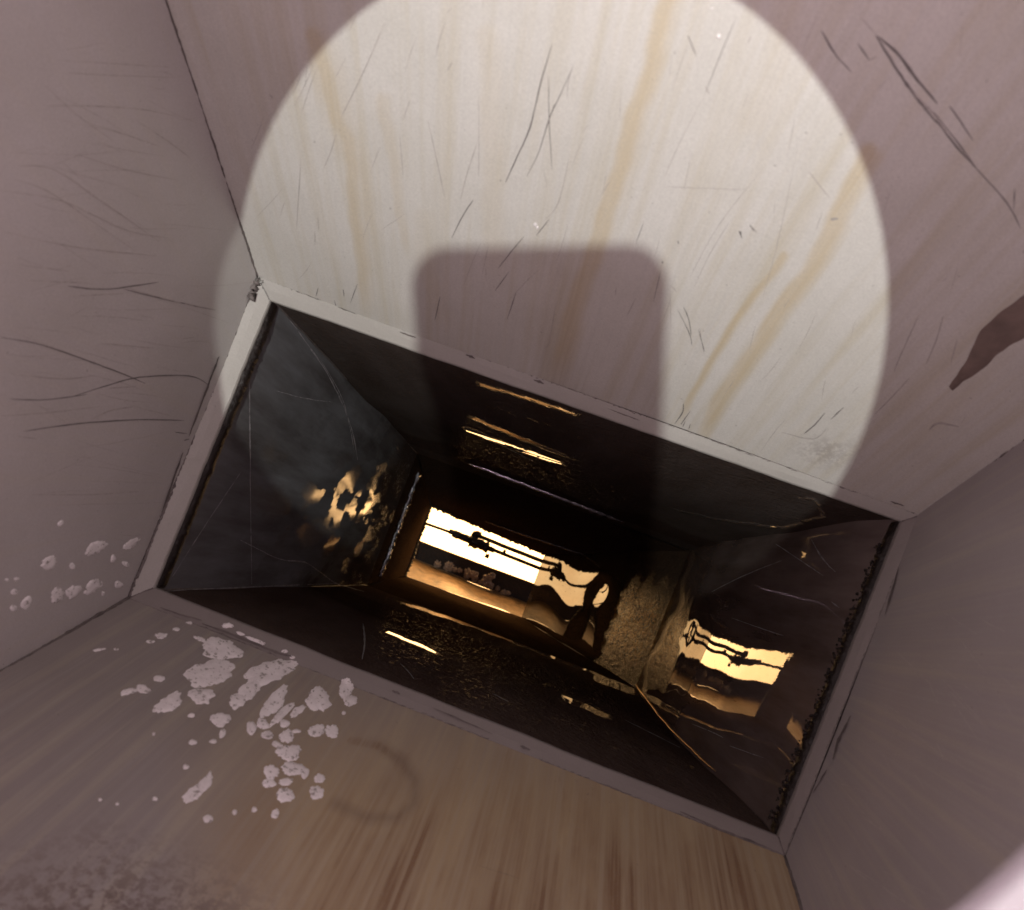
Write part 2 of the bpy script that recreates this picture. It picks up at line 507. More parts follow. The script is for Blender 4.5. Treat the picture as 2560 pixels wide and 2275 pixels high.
# ------------------------------------------------------------------ ribbons lying on the walls (scratches, seams, marks)
def ribbon(pts, wpx, mat, name, keys, taper=True, off=0.0004, jitter=0.0, th=0.0, n=6, jag=0.0, prnt=None, seed=0):
    c = catmull(pts, n)
    vs, fs = [], []
    last_key = None
    L = len(c)
    rr = random.Random(seed or int(sum(p[0] for p in pts)))
    for i, p in enumerate(c):
        a = c[max(i - 1, 0)]; b = c[min(i + 1, L - 1)]
        t = (b - a)
        if t.length < 1e-6: continue
        t.normalize(); nn = Vector((-t.y, t.x))
        q = i / (L - 1)
        ww = wpx * 0.5
        if taper: ww *= (0.25 + 0.75 * math.sin(math.pi * min(max(q, 0.0), 1.0)) ** 0.6)
        wa = ww * (1 + jag * rr.uniform(-1, 1)); wb = ww * (1 + jag * rr.uniform(-1, 1))
        p = p + nn * jitter * rr.uniform(-1, 1)
        ha = hit(p + nn * wa, keys); hb = hit(p - nn * wb, keys)
        if ha is None or hb is None:
            continue
        last_key = ha[2]
        vs += [ha[0] + ha[1] * off, hb[0] + hb[1] * off]
    m_ = len(vs) // 2
    if m_ < 2: return None
    for i in range(m_ - 1):
        fs.append((2 * i, 2 * i + 1, 2 * i + 3, 2 * i + 2))
    o = mesh_obj(name, vs, fs, mat, prnt or WALLS[last_key][1], True)
    return o


def crop(pts, s, ox, oy): return [(ox + s * a, oy + s * b) for a, b in pts]


SCR = []
A_ = lambda w, m, *p: SCR.append((crop(p, .4405, 700, 0), w, m, 'top'))
A_(4.2, 's', (1545, 250), (1480, 470), (1420, 720), (1350, 880), (1280, 1035))
A_(2.6, 's', (1668, 370), (1590, 540), (1530, 670), (1470, 860), (1400, 1000))
A_(3.4, 's', (1560, 590), (1530, 670), (1500, 770))
A_(2.6, 's', (1525, 430), (1530, 700), (1545, 960)); A_(2.4, 'f', (1660, 380), (1635, 470), (1632, 560))
A_(2.4, 'f', (600, 120), (500, 350), (400, 560), (350, 660)); A_(2.6, 'f', (940, 120), (905, 230), (885, 320)); A_(3, 'f', (980, 350), (950, 400))
A_(2.2, 'f', (740, 560), (700, 680)); A_(2.6, 'f', (840, 680), (890, 900), (935, 1120)); A_(2.0, 'f', (1130, 550), (1130, 850), (1128, 1000)); A_(2.6, 'f', (1125, 800), (1070, 960), (1025, 1130))
A_(3.2, 's', (1100, 1130), (1040, 1220), (975, 1350)); A_(3.0, 's', (1530, 1240), (1455, 1335)); A_(3.0, 's', (1385, 1340), (1310, 1430), (1240, 1520)); A_(3, 's', (1300, 1540), (1220, 1650))
A_(3.2, 's', (910, 1680), (880, 1816)); A_(3.0, 's', (1340, 1660), (1290, 1810)); A_(2.4, 'f', (320, 760), (290, 860), (250, 950)); A_(2.4, 's', (360, 1640), (365, 1680)); A_(2.6, 's', (440, 1610), (400, 1720)); A_(2.2, 's', (218, 1630), (205, 1680))
A_(2.2, 'f', (1640, 900), (1580, 1150), (1500, 1250)); A_(2.6, 's', (310, 1700), (330, 1780)); A_(2.2, 'f', (680, 750), (700, 1000)); A_(2.2, 'f', (980, 40), (945, 75)); A_(2, 'f', (120, 900), (95, 1300)); A_(2.2, 'f', (200, 1310), (200, 1390))
A_ = lambda w, m, *p: SCR.append((crop(p, .4956, 1600, 0), w, m, 'top'))
A_(4.5, 's', (915, 150), (960, 230), (1005, 300)); A_(2.8, 's', (1000, 290), (1070, 365)); A_(3.5, 's', (1098, 215), (1160, 305)); A_(2.5, 'f', (1160, 300), (1195, 280))
A_(6.5, 's', (1190, 175), (1260, 290), (1330, 400), (1410, 510), (1500, 620)); A_(4.5, 's', (1490, 600), (1600, 740), (1700, 850)); A_(3.2, 's', (1690, 840), (1850, 1020), (1920, 1150))
A_(7.5, 's', (1200, 180), (1300, 270), (1400, 400), (1500, 520)); A_(4.0, 'f', (1330, 420), (1470, 560), (1560, 690)); A_(3.4, 's', (1480, 560), (1620, 740), (1700, 850)); A_(4.0, 's', (1560, 530), (1610, 600), (1680, 705))
A_(3.2, 's', (1890, 950), (1885, 1060)); A_(2.4, 's', (480, 100), (400, 290), (330, 470)); A_(2.0, 'f', (330, 470), (200, 720), (120, 900)); A_(1.8, 'f', (620, 850), (400, 1130), (250, 1400)); A_(1.6, 'f', (780, 820), (700, 1200), (620, 1500))
A_(2.6, 's', (190, 1560), (250, 1680), (262, 1740)); A_(2.2, 'f', (300, 1650), (325, 1790)); A_(3.0, 's', (240, 170), (285, 280)); A_(2, 'f', (120, 940), (540, 955)); A_(2.2, 'f', (1110, 80), (1190, 170)); A_(2.2, 'f', (850, 860), (960, 1000)); A_(4, 's', (500, 1160), (515, 1200))
A_(4, 'f', (330, 430), (350, 475)); A_(4, 'f', (560, 180), (545, 215)); A_(4, 'f', (560, 1140), (590, 1170)); A_(6, 'f', (960, 1105), (1000, 1100))
A_ = lambda w, m, *p: SCR.append((crop(p, .4403, 1000, 550), w, m, 'top'))
A_(2.8, 's', (1610, 490), (1640, 560), (1655, 655)); A_(2.6, 's', (1695, 620), (1730, 745)); A_(3.4, 's', (1610, 1040), (1605, 1090), (1560, 1155)); A_(3.2, 's', (1650, 1080), (1560, 1210)); A_(2.6, 's', (1620, 1140), (1605, 1175)); A_(2.6, 's', (1650, 1155), (1640, 1185))
A_(2.0, 'f', (1870, 10), (1760, 190), (1670, 380)); A_(2.8, 's', (1985, 20), (2010, 60)); A_(2.4, 'f', (1540, 370), (1575, 410)); A_(2.2, 's', (1480, 290), (1440, 460)); A_(2.2, 'f', (1340, 440), (1290, 540)); A_(2.0, 's', (1385, 10), (1340, 130))
A_(4, 's', (1580, 115), (1582, 135)); A_(4, 's', (1935, 60), (1938, 85)); A_(4, 's', (1490, 230), (1492, 245))
A_ = lambda w, m, *p: SCR.append((crop(p, .4406, 1900, 700), w, m, 'top'))
A_(2.6, 's', (370, 750), (310, 820), (250, 870)); A_(2.4, 's', (475, 720), (400, 790)); A_(2.6, 'f', (1040, 200), (1000, 340), (940, 480)); A_(2.4, 'f', (850, 550), (760, 650), (650, 760)); A_(2.4, 'f', (900, 200), (800, 420), (760, 520)); A_(2.2, 'f', (380, 840), (300, 900), (120, 860))
A_(5, 'f', (960, 850), (1010, 810), (1130, 830)); A_(2.2, 'f', (1120, 330), (1080, 480))
A_ = lambda w, m, *p: SCR.append((crop(p, .4405, 0, 0), w, m, 'left'))
A_(3.2, 'f', (250, 600), (500, 600), (800, 620), (1000, 660)); A_(3, 'f', (350, 410), (600, 425), (1000, 440)); A_(3.2, 'f', (500, 700), (700, 760), (900, 830)); A_(3, 'f', (450, 880), (700, 960), (1000, 1020)); A_(3.4, 'f', (100, 940), (300, 960), (560, 1130), (900, 1370)); A_(3, 'f', (0, 1080), (350, 1140), (700, 1300), (950, 1350)); A_(3, 'f', (90, 1500), (400, 1540)); A_(4.2, 's', (380, 1622), (600, 1640), (900, 1600)); A_(3.4, 's', (700, 1640), (900, 1690), (1220, 1760)); A_(3, 'f', (780, 690), (950, 800), (1080, 900)); A_(3, 'f', (400, 1680), (700, 1665)); A_(2.6, 'f', (250, 480), (420, 640), (640, 800)); A_(2.6, 'f', (60, 1010), (260, 1080), (500, 1240), (760, 1420))
A_(3, 'f', (150, 1590), (500, 1605)); A_(3, 'f', (0, 1310), (420, 1400), (880, 1450)); A_(2.6, 'f', (300, 340), (640, 360), (960, 380))
A_ = lambda w, m, *p: SCR.append((crop(p, .3855, 0, 700), w, m, 'left'))
A_(4.2, 's', (0, 370), (230, 410), (450, 480), (640, 550), (800, 610), (940, 670)); A_(4.0, 's', (450, 760), (700, 680), (900, 630), (1220, 620), (1350, 680)); A_(3.6, 'f', (600, 900), (700, 850), (860, 820)); A_(4.2, 's', (150, 980), (500, 930), (900, 905), (1190, 910)); A_(3.4, 'f', (200, 1390), (600, 1390), (900, 1370)); A_(3, 'f', (700, 700), (880, 690)); A_(3.4, 's', (60, 770), (300, 775), (560, 740)); A_(3.4, 'f', (0, 880), (300, 860), (640, 820)); A_(3.6, 's', (1130, 985), (1210, 995)); A_(3, 'f', (820, 50), (1100, 130), (1390, 190)); A_(4, 's', (1190, 1040), (1225, 1030))
A_(3, 'f', (80, 610), (400, 640), (600, 620)); A_(3, 'f', (100, 1010), (240, 1030)); A_(2.6, 'f', (650, 410), (1000, 440)); A_(2.6, 'f', (1180, 380), (1260, 370))
for i, (pts, wd, mm, key) in enumerate(SCR):
    ribbon(pts, wd * (1.15 if pts[0][0] > 2000 else 0.8), M['scratch' if mm == 's' else 'scratch_faint'], 'scratch', (key,), seed=i + 3, jag=0.35, n=5)
# dense short random scratching on both side panels and the broad panel, too many to count
def scratch_field(key, n, lo, hi, par, box, slant):
    vs, fs = [], []
    rr = random.Random(len(key) * 17 + n)
    for _ in range(n):
        x = rr.uniform(box[0], box[2]); y = rr.uniform(box[1], box[3]); L = rr.uniform(lo, hi)
        ang = slant + rr.gauss(0, 0.22)
        c = [Vector((x, y)) + Vector((math.cos(ang), math.sin(ang))) * L * t + Vector((0, 6 * math.sin(t * 3 + x))) for t in (0, .33, .66, 1)]
        base = len(vs)
        ok = True; tmp = []
        for j, p in enumerate(c):
            ww = (0.15, 0.6, 0.6, 0.15)[j] * rr.uniform(0.7, 1.3)
            h1 = hit(p + Vector((-math.sin(ang), math.cos(ang))) * ww, (key,)); h2 = hit(p - Vector((-math.sin(ang), math.cos(ang))) * ww, (key,))
            if not h1 or not h2: ok = False; break
            tmp += [h1[0] + h1[1] * 0.0003, h2[0] + h2[1] * 0.0003]
        if not ok: continue
        vs += tmp
        for j in range(3): fs.append((base + 2 * j, base + 2 * j + 1, base + 2 * j + 3, base + 2 * j + 2))
    o = mesh_obj('fine_scratches', vs, fs, M['scratch_faint'], par)
    o['kind'] = 'stuff'


scratch_field('left', 90, 40, 260, left_wall, (0, 100, 560, 1400), 0.18)
scratch_field('top', 70, 20, 120, top_wall, (620, 20, 2450, 1100), 1.9)
scratch_field('right', 50, 50, 240, right_wall, (2000, 1400, 2560, 2250), 0.75)

# brown tapered mark at the right of the broad panel
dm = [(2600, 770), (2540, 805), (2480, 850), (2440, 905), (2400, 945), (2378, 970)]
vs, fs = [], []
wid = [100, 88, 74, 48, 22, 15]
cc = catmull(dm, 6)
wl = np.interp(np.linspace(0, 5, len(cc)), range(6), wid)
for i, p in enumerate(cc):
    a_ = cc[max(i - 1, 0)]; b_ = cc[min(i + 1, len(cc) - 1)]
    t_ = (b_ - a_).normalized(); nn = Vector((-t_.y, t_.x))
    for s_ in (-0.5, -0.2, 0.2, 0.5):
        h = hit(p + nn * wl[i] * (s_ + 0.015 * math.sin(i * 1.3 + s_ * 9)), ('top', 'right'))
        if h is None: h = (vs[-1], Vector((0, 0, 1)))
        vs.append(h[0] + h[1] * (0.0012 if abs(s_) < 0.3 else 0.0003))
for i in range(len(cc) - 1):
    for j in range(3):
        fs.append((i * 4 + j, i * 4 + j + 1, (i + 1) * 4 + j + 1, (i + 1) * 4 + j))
o = mesh_obj('brown_mark', vs, fs, M['rust'], top_wall, True)  # tapered mark in plain brown

# ------------------------------------------------------------------ seams
def seam(pts, wpx, name='weld_seam', mat='seam', keys=PAINT + LIPS, **kw):
    return ribbon(pts, wpx, M[mat], name, keys, prnt=hopper, **kw)


def bead3(a, b, r, mat, name, parent, n=60, wob=0.9, seed=1, sag=0.0):
    path = []
    rad = []
    for i in range(n + 1):
        t = i / n
        p = a.lerp(b, t)
        p = p + Vector((fbm(Vector((t * 9, seed, 0))), fbm(Vector((t * 9, seed, 5))), fbm(Vector((t * 9, seed, 9))))) * r * 0.5
        path.append(p); rad.append(r * (0.75 + 0.5 * abs(noise.noise(Vector((t * n * 0.35, seed * 3.3, 1))))))
    vs, fs = tube(path, rad, 8, True, wob, seed)
    return mesh_obj(name, vs, fs, mat, parent, True)


# welded corners of the hopper, thin dirty fillets
for i in range(4):
    bead3(O[i], O[i].lerp(T[i], 0.97), 0.0013, M['seam'], 'corner_weld', hopper, 160, 0.8, i + 1)
# broken dark lines where the walls meet the rim strip
bead3(O[0].lerp(O[2], 0.02), O[2], 0.0005, M['seam'], 'rim_seam', hopper, 220, 1.6, 11)
bead3(O[0], O[1], 0.0011, M['seam'], 'rim_seam', hopper, 160, 1.2, 12)
bead3(O[2], O[3], 0.0006, M['seam'], 'rim_seam', hopper, 160, 1.3, 13)
bead3(O[1], O[3], 0.0006, M['seam'], 'rim_seam', hopper, 200, 1.6, 14)
for i in range(4):
    bead3(O[i] + Vector((0, 0, 0.0006)), I[i] + Vector((0, 0, 0.0003)), 0.0007, M['seam'] if i else M['weld'], 'mitre_weld', hopper, 14, 0.8, 20 + i)
for pts, wpx in (([(400, 1520), (450, 1537), (505, 1552)], 6), ([(505, 1560), (600, 1595), (690, 1632), (730, 1642)], 9), ([(980, 1728), (1000, 1736)], 8), ([(1080, 1770), (1150, 1800), (1230, 1836)], 5),
                 ([(1300, 1866), (1325, 1876)], 10), ([(1000, 829), (1042, 844)], 5), ([(846, 766), (895, 785)], 6), ([(1165, 885), (1188, 895)], 9), ([(1335, 948), (1360, 958)], 9), ([(1520, 1020), (1600, 1050)], 4),
                 ([(1190, 2165), (1300, 2200)], 1), ([(400, 1290), (430, 1200), (455, 1130)], 7), ([(470, 1090), (500, 1010), (530, 930), (545, 890)], 7), ([(345, 1445), (400, 1300)], 6), ([(2250, 1420), (2215, 1540)], 7), ([(2130, 1790), (2100, 1850), (2085, 1900)], 9), ([(2070, 1925), (2035, 1985)], 6), ([(1700, 2030), (1800, 2075), (1880, 2105), (1950, 2135)], 8), ([(2226, 1251), (2261, 1262)], 6)):
    seam(pts, wpx * 0.7, 'seam_stain', off=0.0009, jag=0.5, seed=int(wpx * 7))
# blob of weld at the upper left corner of the rim
bead3(hit((622, 745), PAINT + LIPS)[0], hit((640, 705), PAINT + LIPS)[0], 0.0042, M['seam'], 'weld_blob', hopper, 14, 1.6, 31)
bead3(hit((640, 702), PAINT + LIPS)[0], hit((655, 706), PAINT + LIPS)[0], 0.0026, M['weld'], 'weld_blob', hopper, 8, 1.2, 33)

# ------------------------------------------------------------------ lime scale patches (thin raised crusts)
BL_ = [(445, 130, 58, 26, -30), (228, 198, 40, 30, -35), (335, 215, 14, 16, 0), (550, 300, 20, 18, 0), (265, 350, 30, 38, 20), (340, 330, 40, 25, -35), (430, 308, 50, 28, -35), (120, 385, 22, 34, 25), (62, 410, 18, 16, 0), (65, 335, 18, 14, 0), (478, 340, 8, 12, 0), (525, 180, 12, 20, 10), (280, 15, 18, 10, -45), (75, 275, 14, 10, 0), (30, 278, 10, 8, 0), (610, 110, 45, 18, -35), (620, 185, 45, 20, -20), (585, 205, 20, 12, 30), (660, 160, 16, 10, 0),
       (1255, 710, 130, 52, -20), (975, 715, 125, 65, -12), (1035, 600, 95, 48, 10), (1160, 795, 60, 38, -35), (1105, 845, 42, 35, -20), (785, 855, 75, 36, -30), (935, 820, 60, 38, 5), (740, 740, 28, 14, 0), (665, 790, 33, 20, 20), (600, 800, 40, 14, -15), (1025, 930, 48, 34, -5), (890, 912, 18, 10, 0), (1035, 995, 15, 24, 20), (897, 1037, 20, 13, 0), (992, 1032, 18, 10, 0), (865, 1152, 15, 12, 0), (715, 998, 8, 8, 0), (900, 1275, 62, 30, -38), (955, 1225, 58, 26, -52), (720, 1300, 14, 9, 0), (968, 1393, 24, 19, 0), (1092, 1362, 12, 12, 0), (1183, 1350, 13, 13, 0), (1280, 1370, 18, 24, 20), (1475, 1272, 36, 32, 0), (1487, 1205, 26, 22, 0), (1325, 1283, 44, 34, 0), (1330, 1220, 34, 18, -10), (1250, 1228, 34, 20, 0), (1262, 1175, 36, 36, 0), (1365, 1160, 58, 32, 5), (1420, 1180, 18, 28, 20), (1345, 1085, 58, 38, 0), (1290, 1048, 28, 14, 20), (1335, 1008, 36, 32, -30), (1380, 985, 22, 9, 0), (1245, 1002, 30, 20, 0), (1170, 970, 24, 34, 0), (1222, 950, 32, 24, 30), (1275, 850, 95, 36, -52), (1310, 905, 80, 20, -45), (1385, 892, 42, 18, -35), (1325, 950, 24, 20, 0), (1480, 840, 55, 60, -30), (1610, 785, 32, 50, 10), (1630, 840, 34, 26, 0), (1475, 980, 42, 28, -20), (1545, 985, 32, 32, 0), (1190, 562, 50, 9, 22), (1060, 492, 28, 12, 0), (820, 510, 18, 9, 0), (750, 540, 30, 14, 0), (700, 568, 22, 7, 0), (930, 555, 30, 10, 20), (1120, 530, 22, 8, 20), (1325, 612, 16, 8, 0), (460, 606, 30, 6, -10), (540, 604, 12, 5, 0), (880, 480, 16, 7, 0), (465, 1305, 9, 7, 0), (545, 1325, 8, 6, 0), (1600, 900, 10, 8, 0), (1360, 640, 14, 8, 10)]
sc = 0.537
for i, (x, y, rx, ry, an) in enumerate(BL_):
    rr = random.Random(i * 13 + 5)
    ca, sa = math.cos(math.radians(an)), math.sin(math.radians(an))
    big = rx > 24
    n = 64 if big else 18
    ph = rr.uniform(0, 50)
    ring0, ring1, ring2 = [], [], []
    okk = True
    cpt = hit((sc * x, 1300 + sc * y), PAINT + LIPS)
    if cpt is None: continue
    for j in range(n):
        a = 2 * math.pi * j / n
        r = 1 + (0.25 if big else 0.18) * fbm(Vector((math.cos(a) * 2.2 + ph, math.sin(a) * 2.2, ph)), 5) + (0.07 * math.sin(3 * a + ph))
        r *= 0.97
        for ring, kk, hh in ((ring0, 1.0, 0.0002), (ring1, 0.94, 0.0006), (ring2, 0.5, 0.0006)):
            X, Y = rx * r * kk * math.cos(a), ry * r * kk * math.sin(a)
            h = hit((sc * (x + X * ca - Y * sa), 1300 + sc * (y + X * sa + Y * ca)), PAINT + LIPS)
            if h is None: okk = False; break
            ring.append(h[0] + h[1] * hh)
        if not okk: break
    if not okk: continue
    vs = ring0 + ring1 + ring2 + [cpt[0] + cpt[1] * 0.0009]
    fs = []
    for j in range(n):
        j2 = (j + 1) % n
        fs.append((j, j2, n + j2, n + j)); fs.append((n + j, n + j2, 2 * n + j2, 2 * n + j)); fs.append((2 * n + j, 2 * n + j2, 3 * n))
    mesh_obj('lime_patch', vs, fs, M['lime'], WALLS[cpt[2]][1], True)

for px, r_ in (((1338, 561), 5.0), ((1344, 568), 3.5), ((1797, 90), 5.0), ((1780, 20), 2.5)):
    c_ = hit(px, ('top',)); vs = []
    for j in range(8):
        a = math.pi * j / 4
        h = hit((px[0] + r_ * math.cos(a), px[1] + r_ * 1.2 * math.sin(a)), ('top',)); vs.append(h[0] + h[1] * 0.0003)
    vs.append(c_[0] + c_[1] * 0.0012)
    mesh_obj('glint_dot', vs, [(j, (j + 1) % 8, 8) for j in range(8)], M['lime'], top_wall, True)  # white dots painting small glints on the panel

# ------------------------------------------------------------------ duct below the rim (dark, oily, dented)
duct = empty('duct', (0, 0, -0.4), 'dark oily rectangular steel duct dropping away below the pale rim, mirroring the lit opening', 'duct')
down = Vector((0, 0, -0.006))


def outset(v, d=0.003):
    return v + Vector((math.copysign(d, v.x), math.copysign(d, v.y), 0))


J = [outset(I[i]) + down for i in range(4)]


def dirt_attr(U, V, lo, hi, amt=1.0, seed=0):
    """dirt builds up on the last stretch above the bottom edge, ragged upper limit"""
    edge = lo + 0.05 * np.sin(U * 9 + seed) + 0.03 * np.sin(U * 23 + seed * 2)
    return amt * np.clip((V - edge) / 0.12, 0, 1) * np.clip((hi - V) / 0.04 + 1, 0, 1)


def dmesh(a, b, c, d, nu, nv, fn, wind, dirt, name, parent, mat, label=None, smooth=True, key=None, film=None, amber_glow=None):
    P, f, U, V, n = grid(a, b, c, d, nu, nv, fn, wind)
    o = mesh_obj(name, P, f, mat, parent, smooth, {'u': U, 'v': V, 'dirt': dirt(U, V, P), 'film': film(U, V, P) if film else 0.9 + 0 * U, 'amber_glow': amber_glow(U, V) if amber_glow else 0 * U})
    if label: o['label'] = label
    if key: register(key, o)
    return o


def long_film(lines, base=0.0):
    def f(U, V, P):
        px = proj(P); a = np.zeros(len(px))
        for poly, wd, *st in lines:
            d, t, sd = seg_dist(px + np.stack([0 * px[:, 0], 1.0 * np.sin(px[:, 0] / 11.0)], 1), poly)
            a = np.maximum(a, np.clip((1.6 if wd < 25 else 1.0) * (1 - d / wd), 0, 1) * np.clip(t * 9, 0, 1) * np.clip((1 - t) * 4, 0.0, 1) * (st[0] if st else 1.0))
        return base + 0.45 * a
    return f


FT = long_film([([(1180, 955), (1300, 990), (1470, 1045)], 5), ([(1165, 1038), (1290, 1090), (1450, 1155)], 5), ([(1150, 1066), (1260, 1110), (1440, 1172)], 7), ([(1130, 1090), (1260, 1140), (1480, 1215), (1640, 1265)], 60, 0.16), ([(1210, 1010), (1330, 1050), (1400, 1072)], 2.0, 0.2), ([(1420, 1085), (1560, 1130), (1680, 1168)], 2.2, 0.2), ([(1190, 1150), (1330, 1195), (1440, 1240)], 2.5, 0.02), ([(1420, 1120), (1560, 1180), (1640, 1210)], 2.0, 0.02), ([(1650, 1300), (1760, 1325), (1850, 1322)], 4, 0.03), ([(1650, 1265), (1800, 1300), (1960, 1320), (2060, 1290), (2040, 1250), (1960, 1240)], 3)])
FB = long_film([([(985, 1500), (1200, 1570), (1400, 1650), (1560, 1710)], 5), ([(955, 1575), (1030, 1605), (1110, 1640)], 5), ([(1400, 1740), (1540, 1800)], 9), ([(1010, 1545), (1180, 1600), (1330, 1660)], 2.0, 0.2), ([(1180, 1650), (1380, 1720), (1600, 1812)], 2.0, 0.2), ([(1700, 1905), (1800, 1950)], 2.0, 0.2), ([(1480, 1690), (1600, 1735)], 12), ([(900, 1560), (1100, 1620), (1350, 1710), (1560, 1790)], 75, 0.15), ([(1100, 1700), (1400, 1800), (1700, 1900)], 60, 0.12)])


RIP = 0.5


def left_film(U, V, P):
    a = np.array([noise.fractal(Vector((u * 9, v * 15, 3.3)), 0.8, 2.2, 4) for u, v in zip(U, V)])
    return 0.10 * np.clip((a - 0.16) / 0.05, 0, 1) * np.clip((V - 0.12) / 0.1, 0, 1)


def right_fn(U, V):
    env = np.sin(np.pi * np.clip(V, 0, 1))
    return -(0.012 * env) - 0.0028 * (1 - (2 * U - 1) ** 2) * env + (U - 0.5) * (-0.0105 * np.sin(np.pi * np.clip((V - 0.12) / 0.62, 0, 1)) + 0.013 * (1 - V) ** 2 * np.minimum(V * 12, 1)) + 0.0012 * (U - 0.5) * np.sin(V * 40) * env


dmesh(J[2], J[3], B[3], B[2], 90, 160, right_fn, 1, lambda U, V, P: dirt_attr(U, V, 0.84, 1.0, 0.9, 1), 'duct_wall', duct, M['duct_brown'], 'end wall mirroring the lit opening in a wavy band', key='dright', film=lambda U, V, P: 0.12 + 0.9 * np.clip((U - 0.30) / 0.1, 0, 1), amber_glow=lambda U, V: 0.8 * np.clip((V - 0.90 - 0.02 * np.sin(U * 21)) / 0.04, 0, 1) * np.exp(-((U - 0.58) / 0.18) ** 2))
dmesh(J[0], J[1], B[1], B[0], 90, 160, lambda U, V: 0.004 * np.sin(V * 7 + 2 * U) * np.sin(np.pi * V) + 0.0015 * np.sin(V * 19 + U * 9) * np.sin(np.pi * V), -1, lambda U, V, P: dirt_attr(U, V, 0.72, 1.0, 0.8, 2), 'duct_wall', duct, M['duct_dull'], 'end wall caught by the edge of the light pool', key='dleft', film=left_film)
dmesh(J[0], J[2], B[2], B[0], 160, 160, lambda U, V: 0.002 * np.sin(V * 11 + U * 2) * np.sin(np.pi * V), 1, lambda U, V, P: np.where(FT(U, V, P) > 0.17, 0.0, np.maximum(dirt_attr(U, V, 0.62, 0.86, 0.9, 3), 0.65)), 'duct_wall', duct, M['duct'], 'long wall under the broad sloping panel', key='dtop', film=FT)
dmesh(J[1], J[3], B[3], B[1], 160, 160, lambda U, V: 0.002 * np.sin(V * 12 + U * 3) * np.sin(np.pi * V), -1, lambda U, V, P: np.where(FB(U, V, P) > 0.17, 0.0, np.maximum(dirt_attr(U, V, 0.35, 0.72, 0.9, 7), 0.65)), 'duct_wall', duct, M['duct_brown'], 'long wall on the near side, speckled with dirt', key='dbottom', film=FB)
DUCT = ('dright', 'dleft', 'dtop', 'dbottom')
# vertical corner folds of the duct
path = []
for t in np.linspace(0.22, 0.995, 90):
    d = float(right_fn(np.array(0.985), np.array(t)))
    p = J[3].lerp(B[3], t)
    path.append(Vector((p.x + d - 0.0008, p.y + 0.0045 + 0.0006 * fbm(Vector((t * 20, 1, 1))), p.z)))
vs, fs = tube(path, [0.0005 + 0.0004 * t / 90 for t in range(90)], 8, True, 0.4, 41)
mesh_obj('corner_glint', vs, fs, M['fold_glint'], duct, True)  # gold tube stands in for light reflected along this corner fold
bead3(J[0], B[0], 0.0010, M['seam'], 'corner_weld', duct, 80, 0.6, 42)
bead3(J[1], B[1], 0.0010, M['seam'], 'corner_weld', duct, 80, 0.6, 43)
bead3(J[2], B[2], 0.0012, M['seam'], 'corner_weld', duct, 80, 0.6, 44)

# unseen casing of duct and chute, added to block light leaks at the folds
def light_blocker(corners, name, parent):
    vs = [v for ring in corners for v in ring]; fs = []
    loop = (0, 1, 3, 2)
    for q in range(len(corners) - 1):
        for a, b in zip(loop, loop[1:] + loop[:1]):
            fs.append((q * 4 + a, q * 4 + b, q * 4 + 4 + b, q * 4 + 4 + a))
    return mesh_obj(name, vs, fs, M['tar'], parent)


light_blocker([[outset(v, 0.026) + Vector((0, 0, -0.012)) for v in I], [outset(v, 0.026) for v in B], [outset(v, 0.03) + Vector((0, 0, 0.002)) for v in Q], [v + Vector((0, 0, -0.001)) for v in Q]], 'leak_casing', duct)

# ragged black sealant squeezed out under the rim, left and right
def sealant(a, b, r, seed, inward, n=200, drop=0.012):
    vs, fs = [], []
    for i in range(n + 1):
        t = i / n
        p = a.lerp(b, t) + Vector((0, 0, -0.004))
        w = r * (0.75 + 0.9 * max(0, fbm(Vector((t * 38, seed, 0)), 4)) + 0.5 * abs(noise.noise(Vector((t * 130, seed, 2)))))
        w *= min(1, 0.35 + 6 * t, 0.35 + 6 * (1 - t))
        vs += [p + inward * -0.002, p + inward * w * 0.6 + Vector((0, 0, -0.002)), p + inward * w + Vector((0, 0, -0.006)), p + inward * w * 0.7 + Vector((0, 0, -drop)), p + inward * -0.002 + Vector((0, 0, -drop * 1.8))]
    for i in range(n):
        for k_ in range(4): fs.append((i * 5 + k_, i * 5 + k_ + 1, (i + 1) * 5 + k_ + 1, (i + 1) * 5 + k_))
    return mesh_obj('sealant_strip', vs, fs, M['seal'], duct, True)


sealant(I[0], I[1], 0.0038, 3, Vector((1, 0, 0)))
sealant(I[2], I[3], 0.0036, 8, Vector((-1, 0.05, 0)))
# beads of tar standing along the right edge
vs, fs = [], []
rr = random.Random(4)
for i in range(260):
    t = rr.uniform(0.08, 0.97)
    c_ = I[2].lerp(I[3], t) + Vector((-0.0045 - rr.uniform(-0.002, 0.0025), 0, -0.008 - rr.uniform(0, 0.006)))
    r_ = rr.uniform(0.0004, 0.0014)
    b0 = len(vs)
    for th in range(5):
        for q in range(6):
            la = math.pi * th / 4; lo = 2 * math.pi * q / 6
            vs.append(c_ + Vector((math.sin(la) * math.cos(lo), math.sin(la) * math.sin(lo), math.cos(la) * 1.2)) * r_)
    for th in range(4):
        for q in range(6):
            fs.append((b0 + th * 6 + q, b0 + th * 6 + (q + 1) % 6, b0 + (th + 1) * 6 + (q + 1) % 6, b0 + (th + 1) * 6 + q))
o = mesh_obj('tar_beads', vs, fs, M['seal'], duct, True)
o['kind'] = 'stuff'

